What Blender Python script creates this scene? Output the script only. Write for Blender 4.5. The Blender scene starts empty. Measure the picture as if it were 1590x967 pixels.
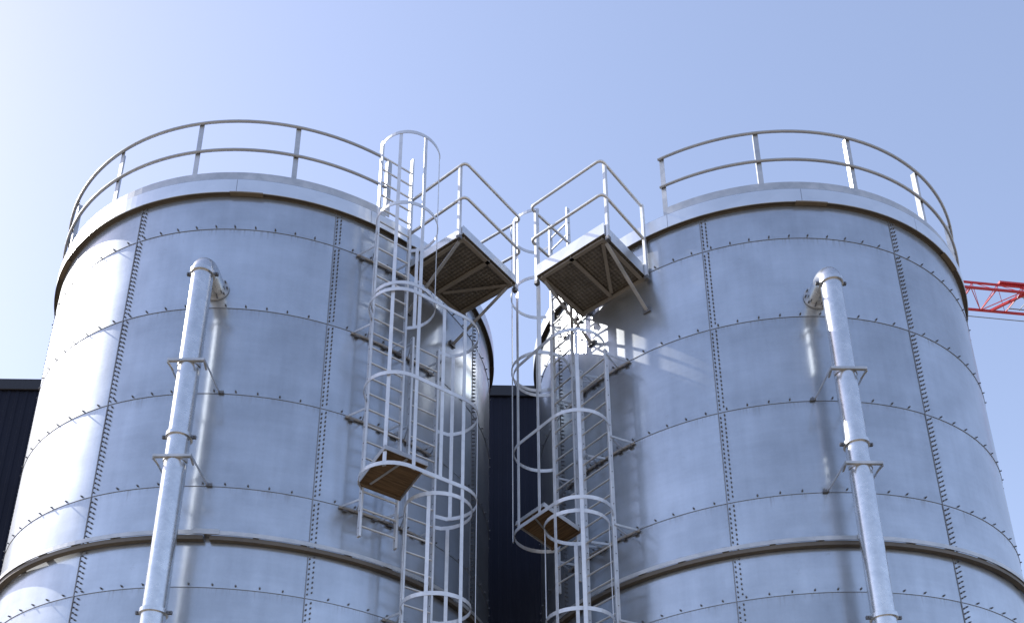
import bpy, math, random
from mathutils import Vector, Matrix
R_ = math.radians
random.seed(7)
sc = bpy.context.scene
col = sc.collection

# ------------------------------------------------------------------ camera, sky, sun, exposure
EYE = 1.6                                    # eye height above the ground
cd = bpy.data.cameras.new("camera"); cam = bpy.data.objects.new("camera", cd); col.objects.link(cam)
cd.sensor_fit = 'HORIZONTAL'; cd.sensor_width = 36.0
cd.lens = 36.0 * 1547.68 / 1590.0
cd.shift_y = 560.0 / 1590.0
cd.clip_start = 0.05; cd.clip_end = 6000.0
cam.matrix_world = (Matrix.Translation((0, 0, EYE)) @ Matrix.Rotation(0.00011, 4, 'Z')
                    @ Matrix.Rotation(math.pi / 2 + 0.3849, 4, 'X') @ Matrix.Rotation(-0.00419, 4, 'Z'))
sc.camera = cam

SUN_EL, SUN_AZ = 41.5, -111.0                # azimuth from -Y (towards the viewer) round to +X
sun_dir = Vector((math.sin(R_(SUN_AZ)) * math.cos(R_(SUN_EL)), -math.cos(R_(SUN_AZ)) * math.cos(R_(SUN_EL)), math.sin(R_(SUN_EL))))
world = bpy.data.worlds.new("World"); sc.world = world; world.use_nodes = True
wn = world.node_tree; bg = wn.nodes["Background"]
sky = wn.nodes.new("ShaderNodeTexSky"); sky.sky_type = 'NISHITA'; sky.sun_disc = False
sky.sun_elevation = R_(SUN_EL); sky.sun_rotation = math.atan2(sun_dir.x, sun_dir.y)
sky.altitude = 100; sky.air_density = 1.0; sky.dust_density = 0.6; sky.ozone_density = 1.0
tint = wn.nodes.new("ShaderNodeMixRGB"); tint.blend_type = 'MULTIPLY'; tint.inputs[0].default_value = 1.0
tint.inputs[2].default_value = (1.46, 1.345, 1.41, 1)          # the photograph's lilac white balance
gam = wn.nodes.new("ShaderNodeGamma"); gam.inputs["Gamma"].default_value = 0.76      # flattens the sky's brightness gradient
wn.links.new(sky.outputs["Color"], gam.inputs["Color"]); wn.links.new(gam.outputs[0], tint.inputs[1]); wn.links.new(tint.outputs[0], bg.inputs["Color"])
bg.inputs["Strength"].default_value = 0.15

sl = bpy.data.lights.new("sun", 'SUN'); sl.energy = 3.9; sl.angle = R_(0.53); sl.color = (1.0, 0.95, 0.87)
so = bpy.data.objects.new("sun", sl); col.objects.link(so)
so.rotation_euler = sun_dir.to_track_quat('Z', 'Y').to_euler(); so.location = (-30, 10, 60)

vs = sc.view_settings
sc.display_settings.display_device = 'sRGB'
vs.view_transform = 'Standard'; vs.look = 'None'; vs.gamma = 1.0; vs.use_curve_mapping = False
vs.exposure = 0.85
sc.cycles.max_bounces = 8; sc.cycles.glossy_bounces = 5; sc.cycles.diffuse_bounces = 4
sc.cycles.sample_clamp_indirect = 1.0
sc.cycles.caustics_reflective = False
sc.cycles.blur_glossy = 0.1

# ------------------------------------------------------------------ helpers
class MB:
    """collects boxes, tubes and strips; build() links them as one mesh object"""
    def __init__(s): s.v = []; s.f = []; s.sm = []
    def add(s, vs_, fs_, smooth=False):
        o = len(s.v); s.v += [tuple(p) for p in vs_]
        s.f += [tuple(i + o for i in f) for f in fs_]; s.sm += [smooth] * len(fs_)
    def box(s, c, X, Y, Z):
        c, X, Y, Z = map(Vector, (c, X, Y, Z))
        P = [c + a * X + b * Y + d * Z for a in (-1, 1) for b in (-1, 1) for d in (-1, 1)]
        s.add(P, [(0, 1, 3, 2), (4, 6, 7, 5), (0, 4, 5, 1), (2, 3, 7, 6), (0, 2, 6, 4), (1, 5, 7, 3)])
    def abox(s, x0, x1, y0, y1, z0, z1):
        s.box(((x0 + x1) / 2, (y0 + y1) / 2, (z0 + z1) / 2), ((x1 - x0) / 2, 0, 0), (0, (y1 - y0) / 2, 0), (0, 0, (z1 - z0) / 2))
    def cbox(s, x0, x1, y0, y1, z0, z1, c=0.004):
        """box with chamfered vertical and horizontal edges"""
        cx, cy, cz = (x0 + x1) / 2, (y0 + y1) / 2, (z0 + z1) / 2
        hx, hy, hz = (x1 - x0) / 2, (y1 - y0) / 2, (z1 - z0) / 2
        c = min(c, hx * .5, hy * .5, hz * .5)
        V = []; idx = {}
        for sx in (-1, 1):
            for sy in (-1, 1):
                for sz in (-1, 1):
                    for ax in range(3):
                        d = [hx - c, hy - c, hz - c]; d[ax] = [hx, hy, hz][ax]
                        idx[(sx, sy, sz, ax)] = len(V); V.append((cx + sx * d[0], cy + sy * d[1], cz + sz * d[2]))
        F = []
        g = lambda *k: idx[k]
        for q in (-1, 1):
            F.append(tuple(g(q, a, b, 0) for a, b in ((-1, -1), (1, -1), (1, 1), (-1, 1))))
            F.append(tuple(g(a, q, b, 1) for a, b in ((-1, -1), (1, -1), (1, 1), (-1, 1))))
            F.append(tuple(g(a, b, q, 2) for a, b in ((-1, -1), (1, -1), (1, 1), (-1, 1))))
        for a in (-1, 1):
            for b in (-1, 1):
                F.append((g(-1, a, b, 1), g(1, a, b, 1), g(1, a, b, 2), g(-1, a, b, 2)))
                F.append((g(a, -1, b, 0), g(a, 1, b, 0), g(a, 1, b, 2), g(a, -1, b, 2)))
                F.append((g(a, b, -1, 0), g(a, b, 1, 0), g(a, b, 1, 1), g(a, b, -1, 1)))
                for d in (-1, 1): F.append((g(a, b, d, 0), g(a, b, d, 1), g(a, b, d, 2)))
        s.add(V, F)
    def bar(s, a, b, w, t, up=(0, 0, 1)):
        """straight flat bar from a to b, width w along 'up' side, thickness t"""
        a, b = Vector(a), Vector(b); d = (b - a); L = d.length; d.normalize()
        up = Vector(up); x = up - d * up.dot(d)
        if x.length < 1e-4: x = Vector((1, 0, 0)) - d * d.x
        x.normalize(); y = d.cross(x)
        s.box((a + b) / 2, d * L / 2, x * w / 2, y * t / 2)
    def tube(s, pts, r, n=10, closed=False, caps=True):
        pts = [Vector(p) for p in pts]; N = len(pts); rings = []
        rr = r if isinstance(r, (list, tuple)) else [r] * N
        prev = None
        for i, p in enumerate(pts):
            if closed: d = pts[(i + 1) % N] - pts[i - 1]
            else: d = pts[min(i + 1, N - 1)] - pts[max(i - 1, 0)]
            d.normalize()
            if prev is None:
                x = Vector((0, 0, 1)) if abs(d.z) < .9 else Vector((1, 0, 0))
            else: x = prev
            x = (x - d * x.dot(d)).normalized(); prev = x; y = d.cross(x)
            rings.append([p + (x * math.cos(2 * math.pi * k / n) + y * math.sin(2 * math.pi * k / n)) * rr[i] for k in range(n)])
        V = [q for g in rings for q in g]; F = []
        for i in range(N if closed else N - 1):
            j = (i + 1) % N
            for k in range(n):
                F.append((i * n + k, i * n + (k + 1) % n, j * n + (k + 1) % n, j * n + k))
        s.add(V, F, True)
        if caps and not closed:
            s.add(rings[0], [tuple(range(n - 1, -1, -1))]); s.add(rings[-1], [tuple(range(n))])
    def strip(s, pts, w, t, closed=False):
        """flat bar bent in a horizontal plane along pts: height w (vertical), thickness t (horizontal)"""
        pts = [Vector(p) for p in pts]; N = len(pts); V = []
        for i, p in enumerate(pts):
            if closed: d = pts[(i + 1) % N] - pts[i - 1]
            else: d = pts[min(i + 1, N - 1)] - pts[max(i - 1, 0)]
            d.z = 0; d.normalize(); nn = Vector((d.y, -d.x, 0)); z = Vector((0, 0, 1))
            V += [p + nn * t / 2 + z * w / 2, p - nn * t / 2 + z * w / 2, p - nn * t / 2 - z * w / 2, p + nn * t / 2 - z * w / 2]
        F = []
        for i in range(N if closed else N - 1):
            j = (i + 1) % N
            for k in range(4): F.append((i * 4 + k, i * 4 + (k + 1) % 4, j * 4 + (k + 1) % 4, j * 4 + k))
        if not closed: F += [(3, 2, 1, 0), tuple((N - 1) * 4 + k for k in range(4))]
        s.add(V, F)
    def revolve(s, prof, a0=0.0, a1=360.0, seg=128, smooth=False, closed_prof=True):
        """profile list of (r, z) swept about Z; azimuth measured from -Y towards +X, degrees"""
        full = abs(a1 - a0) >= 359.99; n = seg; m = len(prof); V = []
        for i in range(n if full else n + 1):
            a = R_(a0 + (a1 - a0) * i / n); sn, cs = math.sin(a), -math.cos(a)
            V += [(r * sn, r * cs, z) for r, z in prof]
        F = []; K = n if full else n + 1
        for i in range(n):
            j = (i + 1) % K
            for k in range(m if closed_prof else m - 1):
                l = (k + 1) % m
                F.append((i * m + k, j * m + k, j * m + l, i * m + l))
        s.add(V, F, smooth)
        if not full and closed_prof:
            s.add(V[:m], [tuple(range(m))]); s.add(V[-m:], [tuple(range(m - 1, -1, -1))])
    def bolt(s, p, n, r=.013, h=.022, wr=.02, wt=.005, k=6):
        """hex head with washer at p standing out along the horizontal direction n"""
        p, n = Vector(p), Vector(n).normalized(); x = Vector((0, 0, 1)); y = n.cross(x)
        for rad, z0, z1 in ((wr, -.004, wt), (r, wt, wt + h)):
            V = [p + n * z + (x * math.cos(2 * math.pi * q / k) + y * math.sin(2 * math.pi * q / k)) * rad for z in (z0, z1) for q in range(k)]
            s.add(V, [(q, (q + 1) % k, k + (q + 1) % k, k + q) for q in range(k)] + [tuple(range(k, 2 * k))])
    def build(s, name, mat, parent=None, label=None):
        me = bpy.data.meshes.new(name); me.from_pydata(s.v, [], s.f); me.update()
        me.polygons.foreach_set("use_smooth", s.sm)
        o = bpy.data.objects.new(name, me); col.objects.link(o)
        import bmesh
        b = bmesh.new(); b.from_mesh(me); bmesh.ops.recalc_face_normals(b, faces=b.faces); b.to_mesh(me); b.free()
        if mat: me.materials.append(mat)
        if parent: o.parent = parent
        if label: o["label"] = label
        return o

def tag(o, label, cat, group=None):
    o["label"] = label; o["category"] = cat
    if group: o["group"] = group
    return o
def thing(name, label, cat, loc=(0, 0, 0), az=0.0, group=None):
    o = bpy.data.objects.new(name, None); col.objects.link(o); o.empty_display_size = .3
    o.location = loc; o.rotation_euler = (0, 0, R_(az))
    return tag(o, label, cat, group)
def kids(o): return [c for c in bpy.data.objects if c.parent == o]
def copy_tree(o, parent=None):
    c = o.copy(); col.objects.link(c); c.parent = parent
    for ch in kids(o): copy_tree(ch, c)
    return c
def fillet(pts, r, n=6, closed=False):
    pts = [Vector(p) for p in pts]; out = []
    for i, p in enumerate(pts):
        if not closed and i in (0, len(pts) - 1): out.append(p); continue
        a = (pts[i - 1] - p).normalized(); b = (pts[(i + 1) % len(pts)] - p).normalized()
        rr = r[i] if isinstance(r, (list, tuple)) else r
        for k in range(n + 1):
            t = k / n; out.append(p + a * rr * (1 - t) ** 2 + b * rr * t ** 2)
    return out

# ------------------------------------------------------------------ materials
def newmat(name, base, metal=0.0, rough=0.5):
    m = bpy.data.materials.new(name); m.use_nodes = True
    b = m.node_tree.nodes["Principled BSDF"]
    b.inputs["Base Color"].default_value = (*base, 1); b.inputs["Metallic"].default_value = metal; b.inputs["Roughness"].default_value = rough
    return m, m.node_tree, b
def nd(nt, t, **kw):
    n = nt.nodes.new(t)
    for k, v in kw.items():
        if k in n.inputs.keys(): n.inputs[k].default_value = v
        else: setattr(n, k, v)
    return n
def mth(nt, op, a, b=None):
    n = nt.nodes.new("ShaderNodeMath"); n.operation = op
    for i, v in enumerate((a, b)):
        if v is None: continue
        if isinstance(v, (int, float)): n.inputs[i].default_value = v
        else: nt.links.new(v, n.inputs[i])
    return n.outputs[0]
def nd_clamp(nt, v):
    n = nt.nodes.new("ShaderNodeClamp"); nt.links.new(v, n.inputs[0]); return n.outputs[0]
def ramp(nt, fac, stops):
    n = nt.nodes.new("ShaderNodeValToRGB"); nt.links.new(fac, n.inputs[0])
    while len(n.color_ramp.elements) < len(stops): n.color_ramp.elements.new(.5)
    for e, (p, c) in zip(n.color_ramp.elements, stops): e.position = p; e.color = (*c, 1) if len(c) == 3 else c
    return n.outputs[0]

def sheet_material():
    m, nt, b = newmat("galvanised_sheet", (.6, .62, .64), 1.0, .34)
    tc = nd(nt, "ShaderNodeTexCoord"); sp = nd(nt, "ShaderNodeSeparateXYZ"); nt.links.new(tc.outputs["Object"], sp.inputs[0])
    X, Y, Z = sp.outputs
    ang = mth(nt, 'ARCTAN2', X, mth(nt, 'MULTIPLY', Y, -1.0))                 # azimuth in radians
    arc = mth(nt, 'MULTIPLY', ang, 3.6)                                       # metres round the wall
    pa = mth(nt, 'FLOOR', mth(nt, 'DIVIDE', mth(nt, 'SUBTRACT', ang, R_(24.0)), R_(45.0)))
    pz = mth(nt, 'FLOOR', mth(nt, 'DIVIDE', mth(nt, 'SUBTRACT', Z, 10.894 + 1.6 - 1.3843 * 9), 1.3843))
    cv = nd(nt, "ShaderNodeCombineXYZ"); nt.links.new(pa, cv.inputs[0]); nt.links.new(pz, cv.inputs[1])
    wn_ = nd(nt, "ShaderNodeTexWhiteNoise", noise_dimensions='3D'); nt.links.new(cv.outputs[0], wn_.inputs["Vector"])
    uv = nd(nt, "ShaderNodeCombineXYZ"); nt.links.new(arc, uv.inputs[0]); nt.links.new(Z, uv.inputs[1])
    def noise(sx, sy, scale, detail=4, rough=.55):
        mp = nd(nt, "ShaderNodeMapping"); mp.inputs["Scale"].default_value = (sx, sy, 1); nt.links.new(uv.outputs[0], mp.inputs[0])
        n = nd(nt, "ShaderNodeTexNoise"); n.inputs["Scale"].default_value = scale; n.inputs["Detail"].default_value = detail; n.inputs["Roughness"].default_value = rough
        nt.links.new(mp.outputs[0], n.inputs["Vector"]); return n.outputs["Fac"]
    cloud = noise(1, 1, 1.3, 5, .6); spang = noise(1, 1, 28, 3, .7); streak = noise(1, .05, 9, 3, .6); hroll = noise(.06, 1, 14, 2, .5)
    scuff = noise(1, 1, 4.2, 6, .7)
    # tone of the zinc: panel to panel, cloudy, spangle, run marks
    tone = mth(nt, 'ADD', mth(nt, 'MULTIPLY', wn_.outputs["Value"], .11), mth(nt, 'MULTIPLY', cloud, .32))
    tone = mth(nt, 'ADD', tone, mth(nt, 'MULTIPLY', spang, .07))
    tone = mth(nt, 'ADD', tone, mth(nt, 'MULTIPLY', streak, .10))
    tone = mth(nt, 'ADD', tone, mth(nt, 'MULTIPLY', hroll, .06))
    c = ramp(nt, tone, [(.20, (.26, .298, .345)), (.46, (.55, .60, .665))])
    # small dull spots where the sheet was handled
    spots = ramp(nt, scuff, [(.655, (1, 1, 1)), (.72, (.72, .71, .69))])
    mx = nd(nt, "ShaderNodeMixRGB", blend_type='MULTIPLY'); mx.inputs[0].default_value = .8
    # run marks left below each lap: fine vertical drips of uneven length
    fz = mth(nt, 'FRACT', mth(nt, 'DIVIDE', mth(nt, 'SUBTRACT', Z, 10.894 + 1.6 - 1.3843 * 9), 1.3843))
    drip = noise(1, .03, 34, 2, .7); reach = noise(1, .0, 3.0, 3, .6)
    near = mth(nt, 'SUBTRACT', fz, mth(nt, 'SUBTRACT', 1.06, mth(nt, 'MULTIPLY', reach, .30)))
    near = nd_clamp(nt, mth(nt, 'MULTIPLY', near, 9.0))
    dm = mth(nt, 'MULTIPLY', near, nd_clamp(nt, mth(nt, 'MULTIPLY', mth(nt, 'SUBTRACT', drip, .50), 7.0)))
    mr = nd(nt, "ShaderNodeMixRGB", blend_type='MIX'); mr.inputs[2].default_value = (.25, .26, .27, 1)
    nt.links.new(mth(nt, 'MULTIPLY', dm, .8), mr.inputs[0]); nt.links.new(c, mr.inputs[1])
    nt.links.new(mr.outputs[0], mx.inputs[1]); nt.links.new(spots, mx.inputs[2]); nt.links.new(mx.outputs[0], b.inputs["Base Color"])
    rg = mth(nt, 'ADD', mth(nt, 'MULTIPLY', cloud, .10), mth(nt, 'MULTIPLY', spang, .06))
    rg = mth(nt, 'ADD', mth(nt, 'ADD', rg, mth(nt, 'MULTIPLY', wn_.outputs["Value"], .06)), .08)
    nt.links.new(rg, b.inputs["Roughness"])
    # gentle dents and oil-canning of the thin sheet
    dent = noise(1, .6, .9, 2, .4)
    bm1 = nd(nt, "ShaderNodeBump"); bm1.inputs["Strength"].default_value = .3; bm1.inputs["Distance"].default_value = .02; nt.links.new(dent, bm1.inputs["Height"])
    bm2 = nd(nt, "ShaderNodeBump"); bm2.inputs["Strength"].default_value = .08; bm2.inputs["Distance"].default_value = .01
    nt.links.new(scuff, bm2.inputs["Height"]); nt.links.new(bm1.outputs[0], bm2.inputs["Normal"]); nt.links.new(bm2.outputs[0], b.inputs["Normal"])
    # a second, broad lobe: the dull crystalline part of the zinc
    b2 = nd(nt, "ShaderNodeBsdfPrincipled"); b2.inputs["Metallic"].default_value = 1.0; b2.inputs["Roughness"].default_value = .66
    b2.inputs["Base Color"].default_value = (.80, .81, .82, 1); nt.links.new(bm1.outputs[0], b2.inputs["Normal"])
    ms = nd(nt, "ShaderNodeMixShader"); ms.inputs[0].default_value = .12
    b3 = nd(nt, "ShaderNodeBsdfPrincipled"); b3.inputs["Metallic"].default_value = 1.0; b3.inputs["Roughness"].default_value = .48
    nt.links.new(mx.outputs[0], b3.inputs["Base Color"]); nt.links.new(bm1.outputs[0], b3.inputs["Normal"])
    m3 = nd(nt, "ShaderNodeMixShader"); m3.inputs[0].default_value = .33
    nt.links.new(b.outputs[0], m3.inputs[1]); nt.links.new(b3.outputs[0], m3.inputs[2])
    nt.links.new(m3.outputs[0], ms.inputs[1]); nt.links.new(b2.outputs[0], ms.inputs[2])
    nt.links.new(ms.outputs[0], nt.nodes["Material Output"].inputs["Surface"])
    return m
def zinc_material(name, lo, hi, metal, r0, r1, scale, bump=.05, cell=.15):
    m, nt, b = newmat(name, hi, metal, r0)
    tc = nd(nt, "ShaderNodeTexCoord")
    v = nd(nt, "ShaderNodeTexVoronoi"); v.inputs["Scale"].default_value = scale; nt.links.new(tc.outputs["Object"], v.inputs["Vector"])
    n = nd(nt, "ShaderNodeTexNoise"); n.inputs["Scale"].default_value = scale * .25; n.inputs["Detail"].default_value = 5; nt.links.new(tc.outputs["Object"], n.inputs["Vector"])
    sp = nd(nt, "ShaderNodeSeparateColor"); nt.links.new(v.outputs["Color"], sp.inputs[0])
    f = mth(nt, 'ADD', mth(nt, 'MULTIPLY', sp.outputs[0], cell), mth(nt, 'MULTIPLY', n.outputs["Fac"], 1 - cell))
    nt.links.new(ramp(nt, f, [(.25, lo), (.75, hi)]), b.inputs["Base Color"])
    nt.links.new(mth(nt, 'ADD', mth(nt, 'MULTIPLY', f, r1 - r0), r0), b.inputs["Roughness"])
    bm = nd(nt, "ShaderNodeBump"); bm.inputs["Strength"].default_value = bump; bm.inputs["Distance"].default_value = .01
    nt.links.new(n.outputs["Fac"], bm.inputs["Height"]); nt.links.new(bm.outputs[0], b.inputs["Normal"])
    return m
M_SHEET = sheet_material()
M_PIPE = zinc_material("spangled_zinc", (.56, .58, .60), (.74, .75, .76), .95, .22, .31, 26, .02, .18)
M_ALU = zinc_material("ladder_metal", (.56, .58, .61), (.74, .76, .79), .65, .36, .50, 16, .03)
M_GALV = zinc_material("dip_galvanised_steel", (.40, .42, .44), (.60, .61, .63), .75, .38, .55, 14, .05)
M_TRIM = zinc_material("trim_sheet", (.68, .70, .72), (.80, .82, .84), .9, .24, .36, 5, .02)
M_RAIL = zinc_material("rail_steel", (.30, .32, .35), (.40, .42, .45), .45, .42, .52, 8, .02, .05)
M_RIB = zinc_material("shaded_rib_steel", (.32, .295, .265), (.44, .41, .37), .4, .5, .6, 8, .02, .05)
M_SEAL = newmat("dark_sealant", (.22, .23, .25), .5, .5)[0]
M_BOLT = newmat("bolt_zinc", (.17, .175, .19), .6, .45)[0]
M_RIM = zinc_material("shaded_underside", (.10, .088, .074), (.16, .143, .123), .2, .5, .65, 6, .03)  # shade under eave and ring put into the colour
M_BROWN = newmat("pale_board", (.20, .17, .13), 0, .7)[0]
M_RED = zinc_material("red_crane_paint", (.42, .020, .026), (.52, .028, .034), 0, .4, .5, 3, 0)
M_CABLE = newmat("steel_cable", (.22, .23, .25), .5, .5)[0]

def checker_material():
    m, nt, b = newmat("checker_plate", (.2, .2, .2), .35, .5)
    tc = nd(nt, "ShaderNodeTexCoord"); mp = nd(nt, "ShaderNodeMapping"); nt.links.new(tc.outputs["Object"], mp.inputs[0])
    mp.inputs["Rotation"].default_value = (0, 0, R_(45))
    sp = nd(nt, "ShaderNodeSeparateXYZ"); nt.links.new(mp.outputs[0], sp.inputs[0])
    a = mth(nt, 'SINE', mth(nt, 'MULTIPLY', sp.outputs[0], 75.0)); c = mth(nt, 'SINE', mth(nt, 'MULTIPLY', sp.outputs[1], 75.0))
    h = mth(nt, 'MULTIPLY', a, c)
    n = nd(nt, "ShaderNodeTexNoise"); n.inputs["Scale"].default_value = 3.5; n.inputs["Detail"].default_value = 6; nt.links.new(tc.outputs["Object"], n.inputs["Vector"])
    f = mth(nt, 'ADD', mth(nt, 'MULTIPLY', h, .22), n.outputs["Fac"])
    nt.links.new(ramp(nt, f, [(.25, (.14, .128, .11)), (.75, (.26, .24, .215))]), b.inputs["Base Color"])
    bm = nd(nt, "ShaderNodeBump"); bm.inputs["Strength"].default_value = .6; bm.inputs["Distance"].default_value = .01; nt.links.new(h, bm.inputs["Height"]); nt.links.new(bm.outputs[0], b.inputs["Normal"])
    return m
M_CHECK = checker_material()
def board_material():
    m, nt, b = newmat("weathered_board", (.32, .2, .1), 0, .7)
    tc = nd(nt, "ShaderNodeTexCoord"); mp = nd(nt, "ShaderNodeMapping"); mp.inputs["Scale"].default_value = (3, 40, 40); nt.links.new(tc.outputs["Object"], mp.inputs[0])
    n = nd(nt, "ShaderNodeTexNoise"); n.inputs["Scale"].default_value = 1.2; n.inputs["Detail"].default_value = 6; nt.links.new(mp.outputs[0], n.inputs["Vector"])
    nt.links.new(ramp(nt, n.outputs["Fac"], [(.3, (.075, .048, .026)), (.7, (.19, .125, .07))]), b.inputs["Base Color"])
    return m
M_BOARD = board_material()
def cladding_material():
    m, nt, b = newmat("navy_cladding", (.028, .033, .062), .0, .6)
    tc = nd(nt, "ShaderNodeTexCoord")
    n = nd(nt, "ShaderNodeTexNoise"); n.inputs["Scale"].default_value = .7; n.inputs["Detail"].default_value = 5; nt.links.new(tc.outputs["Object"], n.inputs["Vector"])
    nt.links.new(ramp(nt, n.outputs["Fac"], [(.3, (.007, .009, .020)), (.7, (.011, .014, .030))]), b.inputs["Base Color"])
    b.inputs["Specular IOR Level"].default_value = .15
    return m
M_CLAD = cladding_material()
M_COPE = newmat("dark_coping", (.008, .009, .016), .0, .5)[0]
def ground_material():
    m, nt, b = newmat("gravel_yard", (.4, .33, .25), 0, .9)
    tc = nd(nt, "ShaderNodeTexCoord")
    n = nd(nt, "ShaderNodeTexNoise"); n.inputs["Scale"].default_value = .35; n.inputs["Detail"].default_value = 8; nt.links.new(tc.outputs["Object"], n.inputs["Vector"])
    v = nd(nt, "ShaderNodeTexVoronoi"); v.inputs["Scale"].default_value = 22; nt.links.new(tc.outputs["Object"], v.inputs["Vector"])
    f = mth(nt, 'ADD', mth(nt, 'MULTIPLY', n.outputs["Fac"], .7), mth(nt, 'MULTIPLY', v.outputs["Distance"], .35))
    nt.links.new(ramp(nt, f, [(.25, (.17, .135, .10)), (.75, (.32, .265, .20))]), b.inputs["Base Color"])
    bm = nd(nt, "ShaderNodeBump"); bm.inputs["Strength"].default_value = .5; bm.inputs["Distance"].default_value = .03; nt.links.new(v.outputs["Distance"], bm.inputs["Height"]); nt.links.new(bm.outputs[0], b.inputs["Normal"])
    return m
M_GROUND = ground_material()

# ------------------------------------------------------------------ ground
g = MB(); g.add([(-2500, -2500, 0), (2500, -2500, 0), (2500, 2500, 0), (-2500, 2500, 0)], [(0, 1, 2, 3)])
go = g.build("ground", M_GROUND); go["kind"] = "structure"

# ------------------------------------------------------------------ silos
RAD = 3.6
CA = Vector((-3.971, 14.093, 0)); CB = Vector((4.075, 14.298, 0))
COURSE = 1.3843; SEAMS = [10.894 + EYE - COURSE * k for k in range(9)]
TOP = 11.56 + EYE
def P(r, az, z): return Vector((r * math.sin(R_(az)), -r * math.cos(R_(az)), z))
def N(az): return Vector((math.sin(R_(az)), -math.cos(R_(az)), 0))
SEAM0 = 24.3                                                # azimuth of one vertical lap, the rest every 45 degrees
def make_silo(label):
    root = thing("grain_silo", label, "silo", group="galvanised silos side by side")
    w = MB()
    # wall: every course laps over the one below
    zs = [TOP] + SEAMS + [0.05]
    for k in range(len(zs) - 1):
        w.revolve([(RAD - .002, zs[k]), (RAD + .002, zs[k + 1])], seg=192, smooth=True, closed_prof=False)
    w.build("wall", M_SHEET, root)
    for z in SEAMS:                                          # ring lap with its row of bolts just above
        s = MB(); s.revolve([(RAD - .01, z - .004), (RAD + .005, z - .003), (RAD + .005, z + .002), (RAD - .01, z + .004)], seg=192)
        so_ = s.build("ring_seam", M_SEAL, root)
        b = MB(); n = 83
        for i in range(n):
            a = SEAM0 + 360.0 * i / n + random.uniform(-.15, .15)
            if abs((a - SEAM0 + 22.5) % 45 - 22.5) < 1.6: continue
            b.bolt(P(RAD, a, z + .040), N(a), r=.0105, h=.022, wr=.014)
        b.build("bolt_row", M_BOLT, so_)["kind"] = "stuff"
    for k in range(8):
        a = SEAM0 + 45 * k; d = math.degrees(1 / RAD)
        s = MB()
        s.box(P(RAD, a - .012 * d, TOP / 2), N(a) * .007, N(a + 90) * .006, (0, 0, TOP / 2 - .01))
        st = s.build("lap_seam", M_SEAL, root)
        b = MB(); z = .3; i = 0
        while z < TOP - .06:
            if min(abs(z - q) for q in SEAMS) > .02:
                b.bolt(P(RAD, a + .014 * d, z), N(a), r=.0095, h=.018, wr=.0125)
                b.bolt(P(RAD, a + .068 * d, z + .033), N(a), r=.0095, h=.018, wr=.0125)
            z += .0692
        b.build("bolt_row", M_BOLT, st)["kind"] = "stuff"
    # stiffener angle held off the wall on clips
    for zr in (6.085 + EYE, .9):
        s = MB()
        for q in range(4):
            a0 = 5 + 90 * q
            s.revolve([(3.692, zr - .070), (3.702, zr - .070), (3.702, zr - .015), (3.640, zr - .015), (3.640, zr - .024), (3.692, zr - .024)], a0 + .25, a0 + 89.75, seg=48)
        st = s.build("stiffener_ring", M_GALV, root)
        s = MB()
        for q in range(4):
            a0 = 5 + 90 * q
            s.revolve([(3.612, zr - .128), (3.684, zr - .128), (3.684, zr - .074), (3.676, zr - .074), (3.676, zr - .120), (3.612, zr - .120)], a0 + .6, a0 + 89.4, seg=48)
        s.build("shaded_lower_angle", M_RIM, st)  # dark angle gives the shadow band below the ring
        for q in range(40):
            a = 5.0 + 9 * q; c = MB()
            c.box(P(3.645, a, zr - .035), N(a) * .044, N(a + 90) * .035, (0, 0, .030))
            c.build("ring_clip", M_BOLT, st)
        for q in range(4):
            a = 5 + 90 * q; c = MB()
            c.box(P(3.706, a, zr - .035), N(a) * .004, N(a + 90) * .15, (0, 0, .034))
            c.build("splice_plate", M_GALV, st)
    # eave: overhanging trim band, underside coloured dark for shade, shallow cone roof
    zb, zt = 11.505 + EYE, 11.737 + EYE
    e = MB()
    for q in range(12):
        a0 = 2 + 30 * q
        e.revolve([(3.665, zb), (3.675, zb), (3.675, zt), (3.665, zt)], a0 + .04, a0 + 29.96, seg=20)
    ev = e.build("eave_band", M_TRIM, root)
    u = MB(); u.revolve([(RAD - .03, zb + .012), (3.669, zb + .012), (3.669, zb + .024), (RAD - .03, zb + .024)], seg=160)
    u.revolve([(RAD - .002, zb - .012), (RAD + .012, zb - .012), (RAD + .012, zb + .011), (RAD - .002, zb + .011)], seg=160)
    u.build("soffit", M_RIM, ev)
    for a in (4.2, 47.0, -52.0, 95.0, 170.0):
        p = MB()
        p.revolve([(RAD + .014, zb - .012), (3.678, zb - .012), (3.678, zb + .008), (RAD + .014, zb + .008)], a - 3.6, a + 3.6, seg=10)
        p.build("joint_cover", M_BROWN, ev)
    rf = MB(); rf.revolve([(3.671, zt + .004), (.45, zt + .80), (.45, zt + .83), (3.671, zt + .012)], seg=96)
    rf.revolve([(.0, zt + 1.0), (.5, zt + .92), (.5, zt + .78), (.0, zt + .78)], seg=32)
    rf.build("roof", M_SHEET, root)
    bs = MB(); bs.revolve([(3.52, .0), (3.78, .0), (3.78, .05), (3.52, .05)], seg=128); bs.build("base_ring", M_GALV, root)
    return root
silo_a = make_silo("galvanised bolted silo at the left, with a dark building edge beyond its glaring outer side"); silo_a.location = CA
silo_b = copy_tree(silo_a); silo_b.location = CB; silo_b.rotation_euler.z = R_(-.8)
silo_b["label"] = "galvanised bolted silo at the right, red crane jib emerging behind it"

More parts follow.
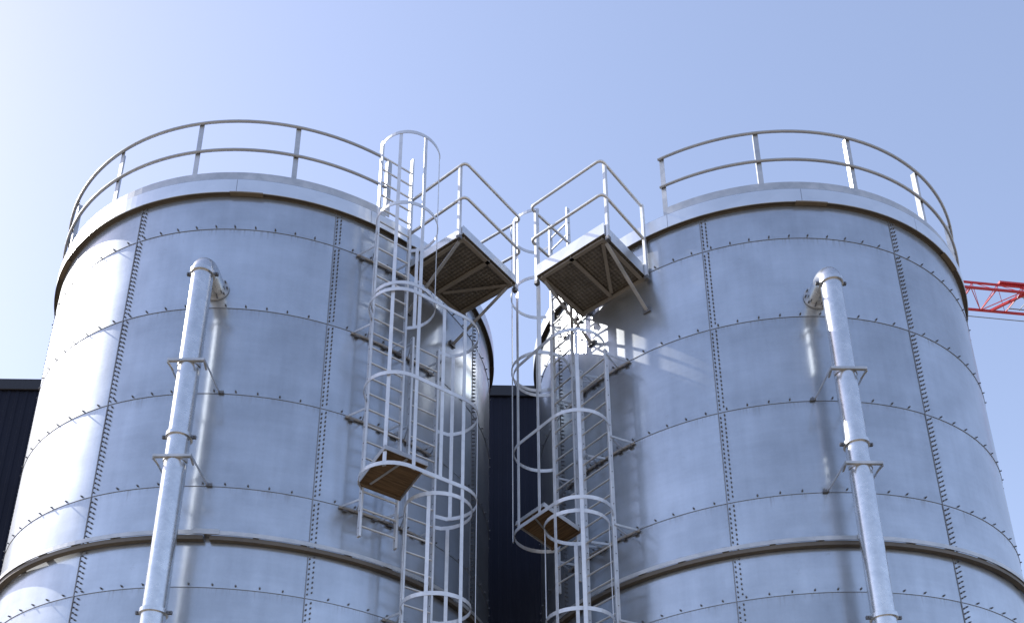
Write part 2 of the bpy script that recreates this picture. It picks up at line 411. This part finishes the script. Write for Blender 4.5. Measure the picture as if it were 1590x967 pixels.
# ------------------------------------------------------------------ roof edge guard rails
def make_railing(C, posts, label):
    root = thing("guard_railing", label, "railing", (C.x, C.y, 11.74 + EYE), 0, "guard railings on the silo roofs")
    z = lambda h: h - 11.74
    a0, a1 = posts[0], posts[-1]
    for a in posts:
        m = MB()
        c = P(3.628, a, 0)
        n, t = N(a), N(a + 90)
        m.box(c + Vector((0, 0, z(12.37))), n * .004, t * .036, (0, 0, .545))      # angle post: flange facing out
        m.box(c - n * .034 - t * .032 + Vector((0, 0, z(12.37))), n * .030, t * .004, (0, 0, .545))
        po = m.build("post", M_GALV, root)
        f = MB(); f.box(c - n * .02 + Vector((0, 0, .012)), n * .045, t * .055, (0, 0, .011)); f.build("base_plate", M_GALV, po)
    sg = int(abs(a1 - a0) / 2.2)
    for nm, h in (("top_rail", 12.90), ("mid_rail", 12.335)):
        m = MB(); m.tube([P(3.656, a0 - .8 + (a1 - a0 + 1.6) * i / sg, z(h)) for i in range(sg + 1)], .023, 10)
        m.build(nm, M_RAIL, root)
    m = MB(); m.revolve([(3.636, z(11.765)), (3.643, z(11.765)), (3.643, z(11.912)), (3.636, z(11.912))], a0 - .5, a1 + .5, seg=sg)
    m.build("kick_plate", M_GALV, root)
    return root
make_railing(CA, [36.2 - 22.25 * k for k in range(13)], "curved pipe railing on the roof edge of the silo flanked by the dark building")
make_railing(CB, [-29.2 + 22.15 * k for k in range(13)], "curved pipe railing on the roof edge of the silo in front of the red crane")

# ------------------------------------------------------------------ caged ladders (local x along the wall, local y towards the wall)
LD = 3.90
HR, HY = .435, -.37                                          # hoop radius, hoop centre in front of the stiles
def arc(c, a0, a1, n=22): return [(c + HR * math.cos(R_(a0 + (a1 - a0) * i / n)), HY - HR * math.sin(R_(a0 + (a1 - a0) * i / n))) for i in range(n + 1)]
def hoop_pts(c, ua, ub, wd=0.0):
    """bent flat bar seen from above: from stile ua round the front to stile ub (or open beside it)"""
    if ub is None: return [(ua - .012, -.03)] + arc(c, 214, 38)
    if wd: return [(ua - .012, .0)] + arc(c - wd, 232, 90, 14) + arc(c + wd, 90, -52, 14) + [(ub + .012, .0)]
    return [(ua - .012, .0)] + arc(c, 232, -52, 26) + [(ub + .012, .0)]
def on_hoop(c, th, wd=0.0):
    off = wd if math.cos(R_(th)) > .02 else -wd
    return (c + off + (HR - .007) * math.cos(R_(th)), HY - (HR - .007) * math.sin(R_(th))), (-math.sin(R_(th)), -math.cos(R_(th)))
def stile(root, u, z0, z1):
    m = MB(); m.cbox(u - .015, u + .015, -.034, .034, z0, z1, .004)
    o = m.build("stile", M_ALU, root)
    b = MB(); z = z0 + .12; sg = 1 if u > 0 else -1
    while z < z1:
        for s in (-1, 1):
            b.tube([(u + s * .012, 0, z), (u + s * .019, 0, z)], .009, 6)
        z += .25
    b.build("rung_rivets", M_BOLT, o)["kind"] = "stuff"
def rungs(root, u0, u1, z0, z1):
    z = z0
    while z < z1:
        m = MB(); m.tube([(u0 + .012, 0, z), (u1 - .012, 0, z)], .0145, 8); m.build("rung", M_ALU, root)
        z += .25
def bars(root, lst):
    for (x, y), (tx, ty), z0, z1 in lst:
        t = Vector((tx, ty, 0)).normalized(); n = Vector((t.y, -t.x, 0))
        m = MB(); m.box((x, y, (z0 + z1) / 2), t * .024, n * .0035, (0, 0, (z1 - z0) / 2)); m.build("cage_bar", M_ALU, root)
def bracket(root, c, hw, z, az):
    """wall bar with two standoff arms"""
    def wall_y(u): return LD - math.sqrt(RAD * RAD - u * u)
    m = MB()
    a, b = Vector((c - hw, wall_y(c - hw) - .012, z)), Vector((c + hw, wall_y(c + hw) - .012, z))
    n = 8; pts = []
    for i in range(n + 1):
        u = c - hw + 2 * hw * i / n; pts.append((u, wall_y(u) - .022, z))
    m.strip(pts, .032, .02)
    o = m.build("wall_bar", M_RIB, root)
    for s in (-1, 1):
        q = MB(); uo = c + s * hw * .93
        q.bar((c + s * .262, .0, z + .012), (uo, wall_y(uo) - .037, z + .012), .03, .007); q.build("standoff_arm", M_GALV, o)
        q = MB(); ui = c + s * hw * .45
        q.bar((c + s * .255, .03, z - .01), (ui, wall_y(ui) - .037, z - .01), .035, .008); q.build("inner_arm", M_GALV, o)
    for s in (-.8, -.25, .25, .8):
        q = MB(); u = c + s * hw; q.box((u, wall_y(u) - .028, z - .036), (.030, 0, 0), (0, .014, 0), (0, 0, .012))
        q.build("bolt_block", M_BOLT, o)

GL = "caged ladders fixed to the silo walls"
def hoop(root, name, pts, z):
    m = MB(); m.strip([(x, y, z) for x, y in pts], .055, .007); m.build(name, M_ALU, root)
def upper_ladder(label, C, az, ua, ub, c):
    n = N(az); root = thing("caged_ladder", label, "ladder", (C.x + n.x * LD, C.y + n.y * LD, 6.18 + EYE), az, GL)
    Z = lambda h: h - 6.18
    stile(root, ua, 0, Z(12.87)); stile(root, ub, 0, Z(12.87))
    rungs(root, ua, ub, .16, Z(12.84))
    for h in (12.40, 11.07, 9.67): hoop(root, "cage_hoop", hoop_pts(c, ua, None if h > 12 else ub), Z(h))
    bars(root, [(*on_hoop(c, th), Z(z0), Z(z1)) for th, z0, z1 in ((139, 6.84, 12.42), (90, 6.84, 12.42), (40, 9.64, 12.42), (-38, 9.64, 11.10), (216, 9.64, 12.42))])
    for h in (10.86, 9.475, 8.09, 6.71): bracket(root, (ua + ub) / 2, .40, Z(h), az)
    return root
def lower_ladder(label, C, az, ua, ub, c, ua_up, cw, wd):
    n = N(az); root = thing("caged_ladder", label, "ladder", (C.x + n.x * LD, C.y + n.y * LD, 0), az, GL)
    Z = lambda h: h + EYE
    stile(root, ua, .02, Z(9.58)); stile(root, ub, .02, Z(9.58))
    rungs(root, ua, ub, .3, Z(9.55))
    for h in (6.70, 5.32, 3.94, 2.56, 1.10): hoop(root, "cage_hoop", hoop_pts(c, ua, ub), Z(h))
    for h in (9.55, 8.21, 6.87): hoop(root, "wide_hoop", hoop_pts(cw, ua_up, ub, wd), Z(h))   # wide hoops reach round both ladders
    L = [(*on_hoop(c, th), Z(1.09), Z(6.72)) for th in (139, -40, 218)]
    L.append((*on_hoop(cw, 38, wd), Z(1.09), Z(9.57)))
    yb = HY - HR + .007
    L.append(((cw + wd, yb), (1, 0), Z(1.09), Z(9.57))); L.append(((cw + .04, yb), (1, 0), Z(6.85), Z(9.57)))
    L.append((*on_hoop(cw, -45, wd), Z(6.85), Z(9.57)))
    bars(root, L)
    for h in (9.475, 8.09, 6.71, 5.32, 3.94, 2.55, 1.17): bracket(root, (ua + ub) / 2 + .04, .35, Z(h), az)
    return root
AZ_A, AZ_B = 37.5, -53.0
upper_ladder("upper caged ladder beside the railing of the silo with the dark building edge", CA, AZ_A, -.365, .155, -.10)
lower_ladder("lower caged ladder running past the brown landing of the silo with the building edge", CA, AZ_A, .285, .71, .55, -.365, .25, .375)
upper_ladder("upper caged ladder against the sky, rising behind the platform of the silo before the crane", CB, AZ_B, -.51, -.07, -.37)
lower_ladder("lower caged ladder on the sunlit side of the silo before the crane", CB, AZ_B, .09, .645, .33, -.51, .04, .36)

# ------------------------------------------------------------------ resting landing inside the upper cage
def rest_platform(label):
    root = thing("rest_platform", label, "landing", group="small landings inside the upper ladder cages")
    T = R_(15); tilt = Matrix.Rotation(-T, 4, 'X')
    def tb(mb):
        mb.v = [tuple(tilt @ Vector(v)) for v in mb.v]; return mb
    w, d = .30, .66
    m = MB(); m.cbox(-w, w, -d, -.02, -.012, .012, .003); tb(m).build("deck", M_BOARD, root)
    m = MB(); m.cbox(-w - .01, w + .01, -.02, .012, -.05, .025, .003); tb(m).build("timber_edge", M_BOARD, root)
    m = MB(); m.cbox(-w - .012, w + .012, -d - .010, -d + .001, -.045, .035, .002); tb(m).build("front_angle", M_GALV, root)
    for s in (-1, 1):
        m = MB(); x = s * (w + .006); m.cbox(min(x, x + s * .008), max(x, x + s * .008), -d, -.022, -.040, .030, .002); tb(m).build("side_angle", M_GALV, root)
    m = MB(); m.bar((-w * .55, -.05, -.02), (w * .1, -d + .03, -.02), .03, .008, (1, 0, 0)); tb(m).build("under_strut", M_GALV, root)
    return root
ra = rest_platform("brown board landing in the ladder cage of the silo with the building edge")
def place_rest(o, C, az, u):
    n, t = N(az), N(az + 90); o.location = C + n * (LD + .03) + t * u + Vector((0, 0, 6.93 + EYE)); o.rotation_euler.z = R_(az)
place_rest(ra, CA, AZ_A, -.13)
rb = copy_tree(ra); place_rest(rb, CB, AZ_B, -.29); rb["label"] = "brown board landing in the ladder cage hanging before the navy building wall"

# ------------------------------------------------------------------ access platforms at the roof edge
def access_platform(label, C, az, tc_, nn, h, feet, toe):
    """root at the outer edge centre of the floor; local x along the wall, local y towards it"""
    n, t = N(az), N(az + 90); o = C + n * nn + t * tc_ + Vector((0, 0, h + EYE))
    root = thing("access_platform", label, "platform", o, az, "access platforms between the silo tops")
    W, D = .61, 1.07
    inv = (Matrix.Translation(o) @ Matrix.Rotation(R_(az), 4, 'Z')).inverted()
    m = MB(); m.abox(-W + .006, W - .006, .012, D, .0, .006); m.build("deck", M_CHECK, root)
    m = MB(); m.cbox(-W, W, -.004, .006, -.012, toe, .002); m.build("toe_board", M_TRIM, root)
    for s in (-1, 1):
        m = MB(); x = s * W; m.cbox(min(x, x - s * .006), max(x, x - s * .006), .008, D, -.03, toe - .02, .002); m.build("toe_board", M_TRIM, root)
    for x0, y0, x1, y1 in ((-.0, .02, -.0, D - .05), (-W + .07, .03, -W + .07, D - .05), (W - .07, .03, W - .07, D - .05), (-W + .03, D - .03, W - .03, D - .03), (-W + .1, .05, W - .1, .05)):
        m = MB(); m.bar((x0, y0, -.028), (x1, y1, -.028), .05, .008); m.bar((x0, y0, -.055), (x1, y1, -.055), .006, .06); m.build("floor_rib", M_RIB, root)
    for s in (1,):
        m = MB(); m.bar((s * (W - .1), .10, -.064), (s * .05, D - .12, -.064), .005, .05); m.build("cross_brace", M_RIB, root)
    for s, (faz, fz) in zip((-1, 1), feet):
        f = inv @ (C + P(RAD + .03, faz, fz + EYE))
        a = Vector((s * (W - .06), .12, -.06))
        q = MB(); q.bar(a, f, .05, .008, (1, 0, 0)); q.bar(a + Vector((0, .022, 0)), f + Vector((0, .022, 0)), .008, .045, (1, 0, 0)); br = q.build("knee_brace", M_GALV, root)
        wn2 = inv.to_3x3() @ N(faz); wt = inv.to_3x3() @ N(faz + 90)
        q = MB(); q.box(f - wn2 * .012, wn2 * .014, wt * .06, (0, 0, .04)); q.build("wall_foot", M_BOLT, br)
    top, mid = 12.135 - h, 11.49 - h
    for s in (-1, 1):
        for y in (.045, D - .06):
            m = MB(); x = s * (W + .027)
            m.cbox(x - .024, x + .024, y - .024, y + .024, -.10, top + .018, .005); po = m.build("post", M_ALU, root)
            b = MB(); b.cbox(x - .03, x + .03, y - .032, y + .032, -.125, -.06, .004); b.build("post_socket", M_BOLT, po)
    for nm, z in (("top_rail", top), ("mid_rail", mid)):
        m = MB(); xo = W + .045; yo = -.065
        pts = fillet([(-xo + .028, D - .02, z), (-xo, yo, z), (xo, yo, z), (xo - .028, D - .02, z)], .09, 8)
        m.tube(pts, .0225, 10); m.build(nm, M_ALU, root)
    return root
access_platform("checker plate access platform whose railing rises beside the upper caged ladder", CA, 52.3, -.155, 4.775, 10.90, ((43.3, 10.30), (58.5, 10.34)), .125)
access_platform("checker plate access platform with a bright toe board, on the silo before the crane", CB, -40.5, -.27, 4.66, 10.84, ((-52.2, 10.25), (-35.7, 10.22)), .19)

# ------------------------------------------------------------------ downpipes
PR = .134
def make_pipe(label):
    root = thing("filling_pipe", label, "pipe", group="filling pipes on the silo fronts")
    D = 4.10; ze = 9.815 + EYE; br = .21
    def section(z0, z1, r):
        m = MB(); m.tube([(0, 0, z0), (0, 0, z1)], r, 40); return m
    cuts = [0.35, 2.4 + EYE, 4.78 + EYE, 7.10 + EYE, ze - br]
    for i in range(4): section(cuts[i] + .012, cuts[i + 1] - .012, PR).build("pipe_section", M_PIPE, root)
    m = MB(); pts = [(0, 0, ze - br - .012)] + [(0, br - br * math.cos(R_(90 * k / 14)), ze - br + br * math.sin(R_(90 * k / 14))) for k in range(15)] + [(0, D - RAD + .03, ze)]
    m.tube(pts, PR + .008, 40); m.build("elbow", M_PIPE, root)
    f = MB()
    y = D - RAD - .03
    f.tube([(0, y, ze), (0, y + .025, ze)], PR + .055, 40); fl = f.build("wall_flange", M_GALV, root)
    for k in range(10):
        b = MB(); a = 2 * math.pi * k / 10; b.tube([(math.cos(a) * (PR + .034), y - .03, ze + math.sin(a) * (PR + .034)), (math.cos(a) * (PR + .034), y + .01, ze + math.sin(a) * (PR + .034))], .012, 6)
        b.build("flange_bolt", M_BOLT, fl)
    for z in cuts[1:]:
        m = MB(); n = 40
        ring = [(math.cos(2 * math.pi * k / n) * (PR + .012), math.sin(2 * math.pi * k / n) * (PR + .012), z) for k in range(n)]
        m.strip(ring, .05, .022, closed=True); cl = m.build("coupling", M_PIPE, root)
        for sg in (-1, 1):
            b = MB(); b.box((sg * (PR + .042), .0, z), (.026, 0, 0), (0, .018, 0), (0, 0, .018)); b.tube([(sg * (PR + .045), -.035, z), (sg * (PR + .045), .035, z)], .009, 6)
            b.build("clamp_lug", M_BOLT, cl)
    for zb in (8.126, 6.741, 3.97, 2.58, 1.2):
        z = zb + EYE + .01
        m = MB(); hw = .225
        m.bar((-hw, -PR - .012, z), (hw, -PR - .012, z), .034, .007); m.bar((-hw, -PR + .008, z - .017), (hw, -PR + .008, z - .017), .006, .034)
        bk = m.build("pipe_bracket", M_GALV, root)
        for s in (-1, 1):
            w = D - math.sqrt(RAD ** 2 - (hw + .01) ** 2)
            q = MB(); q.bar((s * hw, -PR - .008, z), (s * (hw + .01), w - .01, z), .034, .007); q.bar((s * hw, -PR, z - .03), (s * (hw - .02), .02, z - .03), .006, .024); q.build("arm", M_GALV, bk)
            q = MB(); q.box((s * (hw + .03), w - .018, z), (.036, 0, 0), (0, .008, 0), (0, 0, .020)); q.build("foot_plate", M_BOLT, bk)
        q = MB(); q.strip([(math.cos(R_(a)) * (PR + .006), math.sin(R_(a)) * (PR + .006), z) for a in range(-180, 1, 10)], .04, .008); q.build("strap", M_GALV, bk)
    return root
pa_ = make_pipe("galvanised filling pipe with elbow on the silo nearest the dark building corner")
pa_.location = CA + N(0) * 4.10
pb_ = copy_tree(pa_); pb_.location = CB + N(1.7) * 4.10; pb_.rotation_euler.z = R_(1.7)
pb_["label"] = "galvanised filling pipe with elbow on the silo in front of the red crane"

# ------------------------------------------------------------------ dark building behind
def building():
    hgt = 15.09 + EYE
    root = thing("factory_building", "dark navy clad industrial building behind and between the silos", "building", (0, 19.3, 0), 1.55)
    x0, x1, dep = -15.8, 4.6, 26.0
    m = MB()
    # trapezoidal ribs of the cladding, front and right side
    pts = []; x = x0
    while x < x1 - .01:
        for dx, dy in ((0, 0), (.10, 0), (.118, -.013), (.182, -.013), (.20, 0)):
            if x + dx <= x1: pts.append((x + dx, dy))
        x += .20
    pts.append((x1, 0)); zt = hgt - .10
    n = len(pts); V = [(a, b, 0) for a, b in pts] + [(a, b, zt) for a, b in pts]
    m.add(V, [(i, i + 1, n + i + 1, n + i) for i in range(n - 1)])
    m.add([(x1, 0, 0), (x1, dep, 0), (x0, dep, 0), (x0, 0, 0), (x1, 0, zt), (x1, dep, zt), (x0, dep, zt), (x0, 0, zt)], [(0, 1, 5, 4), (1, 2, 6, 5), (2, 3, 7, 6)])
    m.build("wall_cladding", M_CLAD, root)
    c = MB(); c.cbox(x0 - .05, x1 + .06, -.075, .30, hgt - .30, hgt, .012)
    c.cbox(x1 - .24, x1 + .06, .302, dep, hgt - .30, hgt, .012); c.cbox(x0 - .05, x0 + .25, .302, dep, hgt - .30, hgt, .012)
    c.build("roof_coping", M_COPE, root)
    r = MB(); r.abox(x0 + .26, x1 - .26, .31, dep - .02, hgt - .62, hgt - .5); r.build("roof", M_COPE, root)
    return root
building()

# ------------------------------------------------------------------ tower crane far behind
def crane():
    mx, my = 13.0, 43.45                                   # mast, hidden behind the silo
    dirx = Vector((5.0, .64, 0)).normalized(); dy = Vector((-dirx.y, dirx.x, 0))
    o = Vector((mx, my, 0)); root = thing("tower_crane", "red lattice tower crane jib reaching out from behind the silo", "crane", o)
    az = math.atan2(dirx.y, dirx.x); root.rotation_euler.z = az
    zb = 41.40 + EYE; hw, ht = .82, 1.22
    x0, x1 = -7.0, 42.0
    for nm, y, z, w in (("lower_chord", -hw, zb, .15), ("lower_chord", hw, zb, .15), ("upper_chord", 0, zb + ht, .13)):
        m = MB(); m.abox(x0, x1, y - w * .38, y + w * .38, z - w * .38, z + w * .38); m.build(nm, M_RED, root)
    m = MB(); x = x0; k = 0; step = 1.55
    while x < x1 - step:
        for s in (-1, 1):
            m.bar((x, s * hw, zb), (x + step / 2, 0, zb + ht), .03, .03); m.bar((x + step / 2, 0, zb + ht), (x + step, s * hw, zb), .028, .028)
        m.bar((x, -hw, zb), (x, hw, zb), .06, .06)
        m.bar((x, -hw if k % 2 else hw, zb), (x + step, hw if k % 2 else -hw, zb), .04, .04)
        x += step; k += 1
    m.build("jib_lattice", M_RED, root)
    t = MB(); s = .8
    for a in (-1, 1):
        for b in (-1, 1): t.abox(a * s - .09, a * s + .09, b * s - .09, b * s + .09, 0, zb - .1)
    t.build("mast_leg", M_RED, root)
    t = MB(); z = .2; k = 0
    while z < zb - 1.8:
        for a, b in (((-s, -s), (s, -s)), ((s, -s), (s, s)), ((s, s), (-s, s)), ((-s, s), (-s, -s))):
            if k % 2: a, b = b, a
            t.bar((*a, z), (*b, z + 1.6), .07, .07); t.bar((*a, z), (*b, z), .07, .07)
        z += 1.6; k += 1
    t.build("mast_lattice", M_RED, root)
    # jib joint with a heavier frame and the trolley walkway
    j = MB(); xj = 16.6
    j.bar((xj, -hw, zb), (xj - 1.3, hw, zb), .15, .12); j.abox(xj - 1.0, xj + 1.2, -.14, .14, zb + ht + .07, zb + ht + .2)
    j.bar((xj + .4, 0, zb + ht), (xj + .4, -hw, zb), .14, .14); j.build("joint_frame", M_RED, root)
    w = MB(); w.abox(xj - .4, xj + 6, -.50, -.44, zb - .04, zb - .01); w.abox(xj - .4, xj + 6, .44, .50, zb - .04, zb - .01)
    for k in range(9): w.abox(xj - .4 + .7 * k, xj - .36 + .7 * k, -.5, .5, zb - .075, zb - .045)
    w.build("walkway", M_CABLE, root)
    c = MB(); pts = [(x0 + 3 + (x1 - x0 - 3) * i / 20, -1.1, zb - 2.15 - .25 * math.sin(math.pi * i / 20)) for i in range(21)]
    c.tube(pts, .026, 6); c.build("hanging_cable", M_CABLE, root)
    return root
crane()
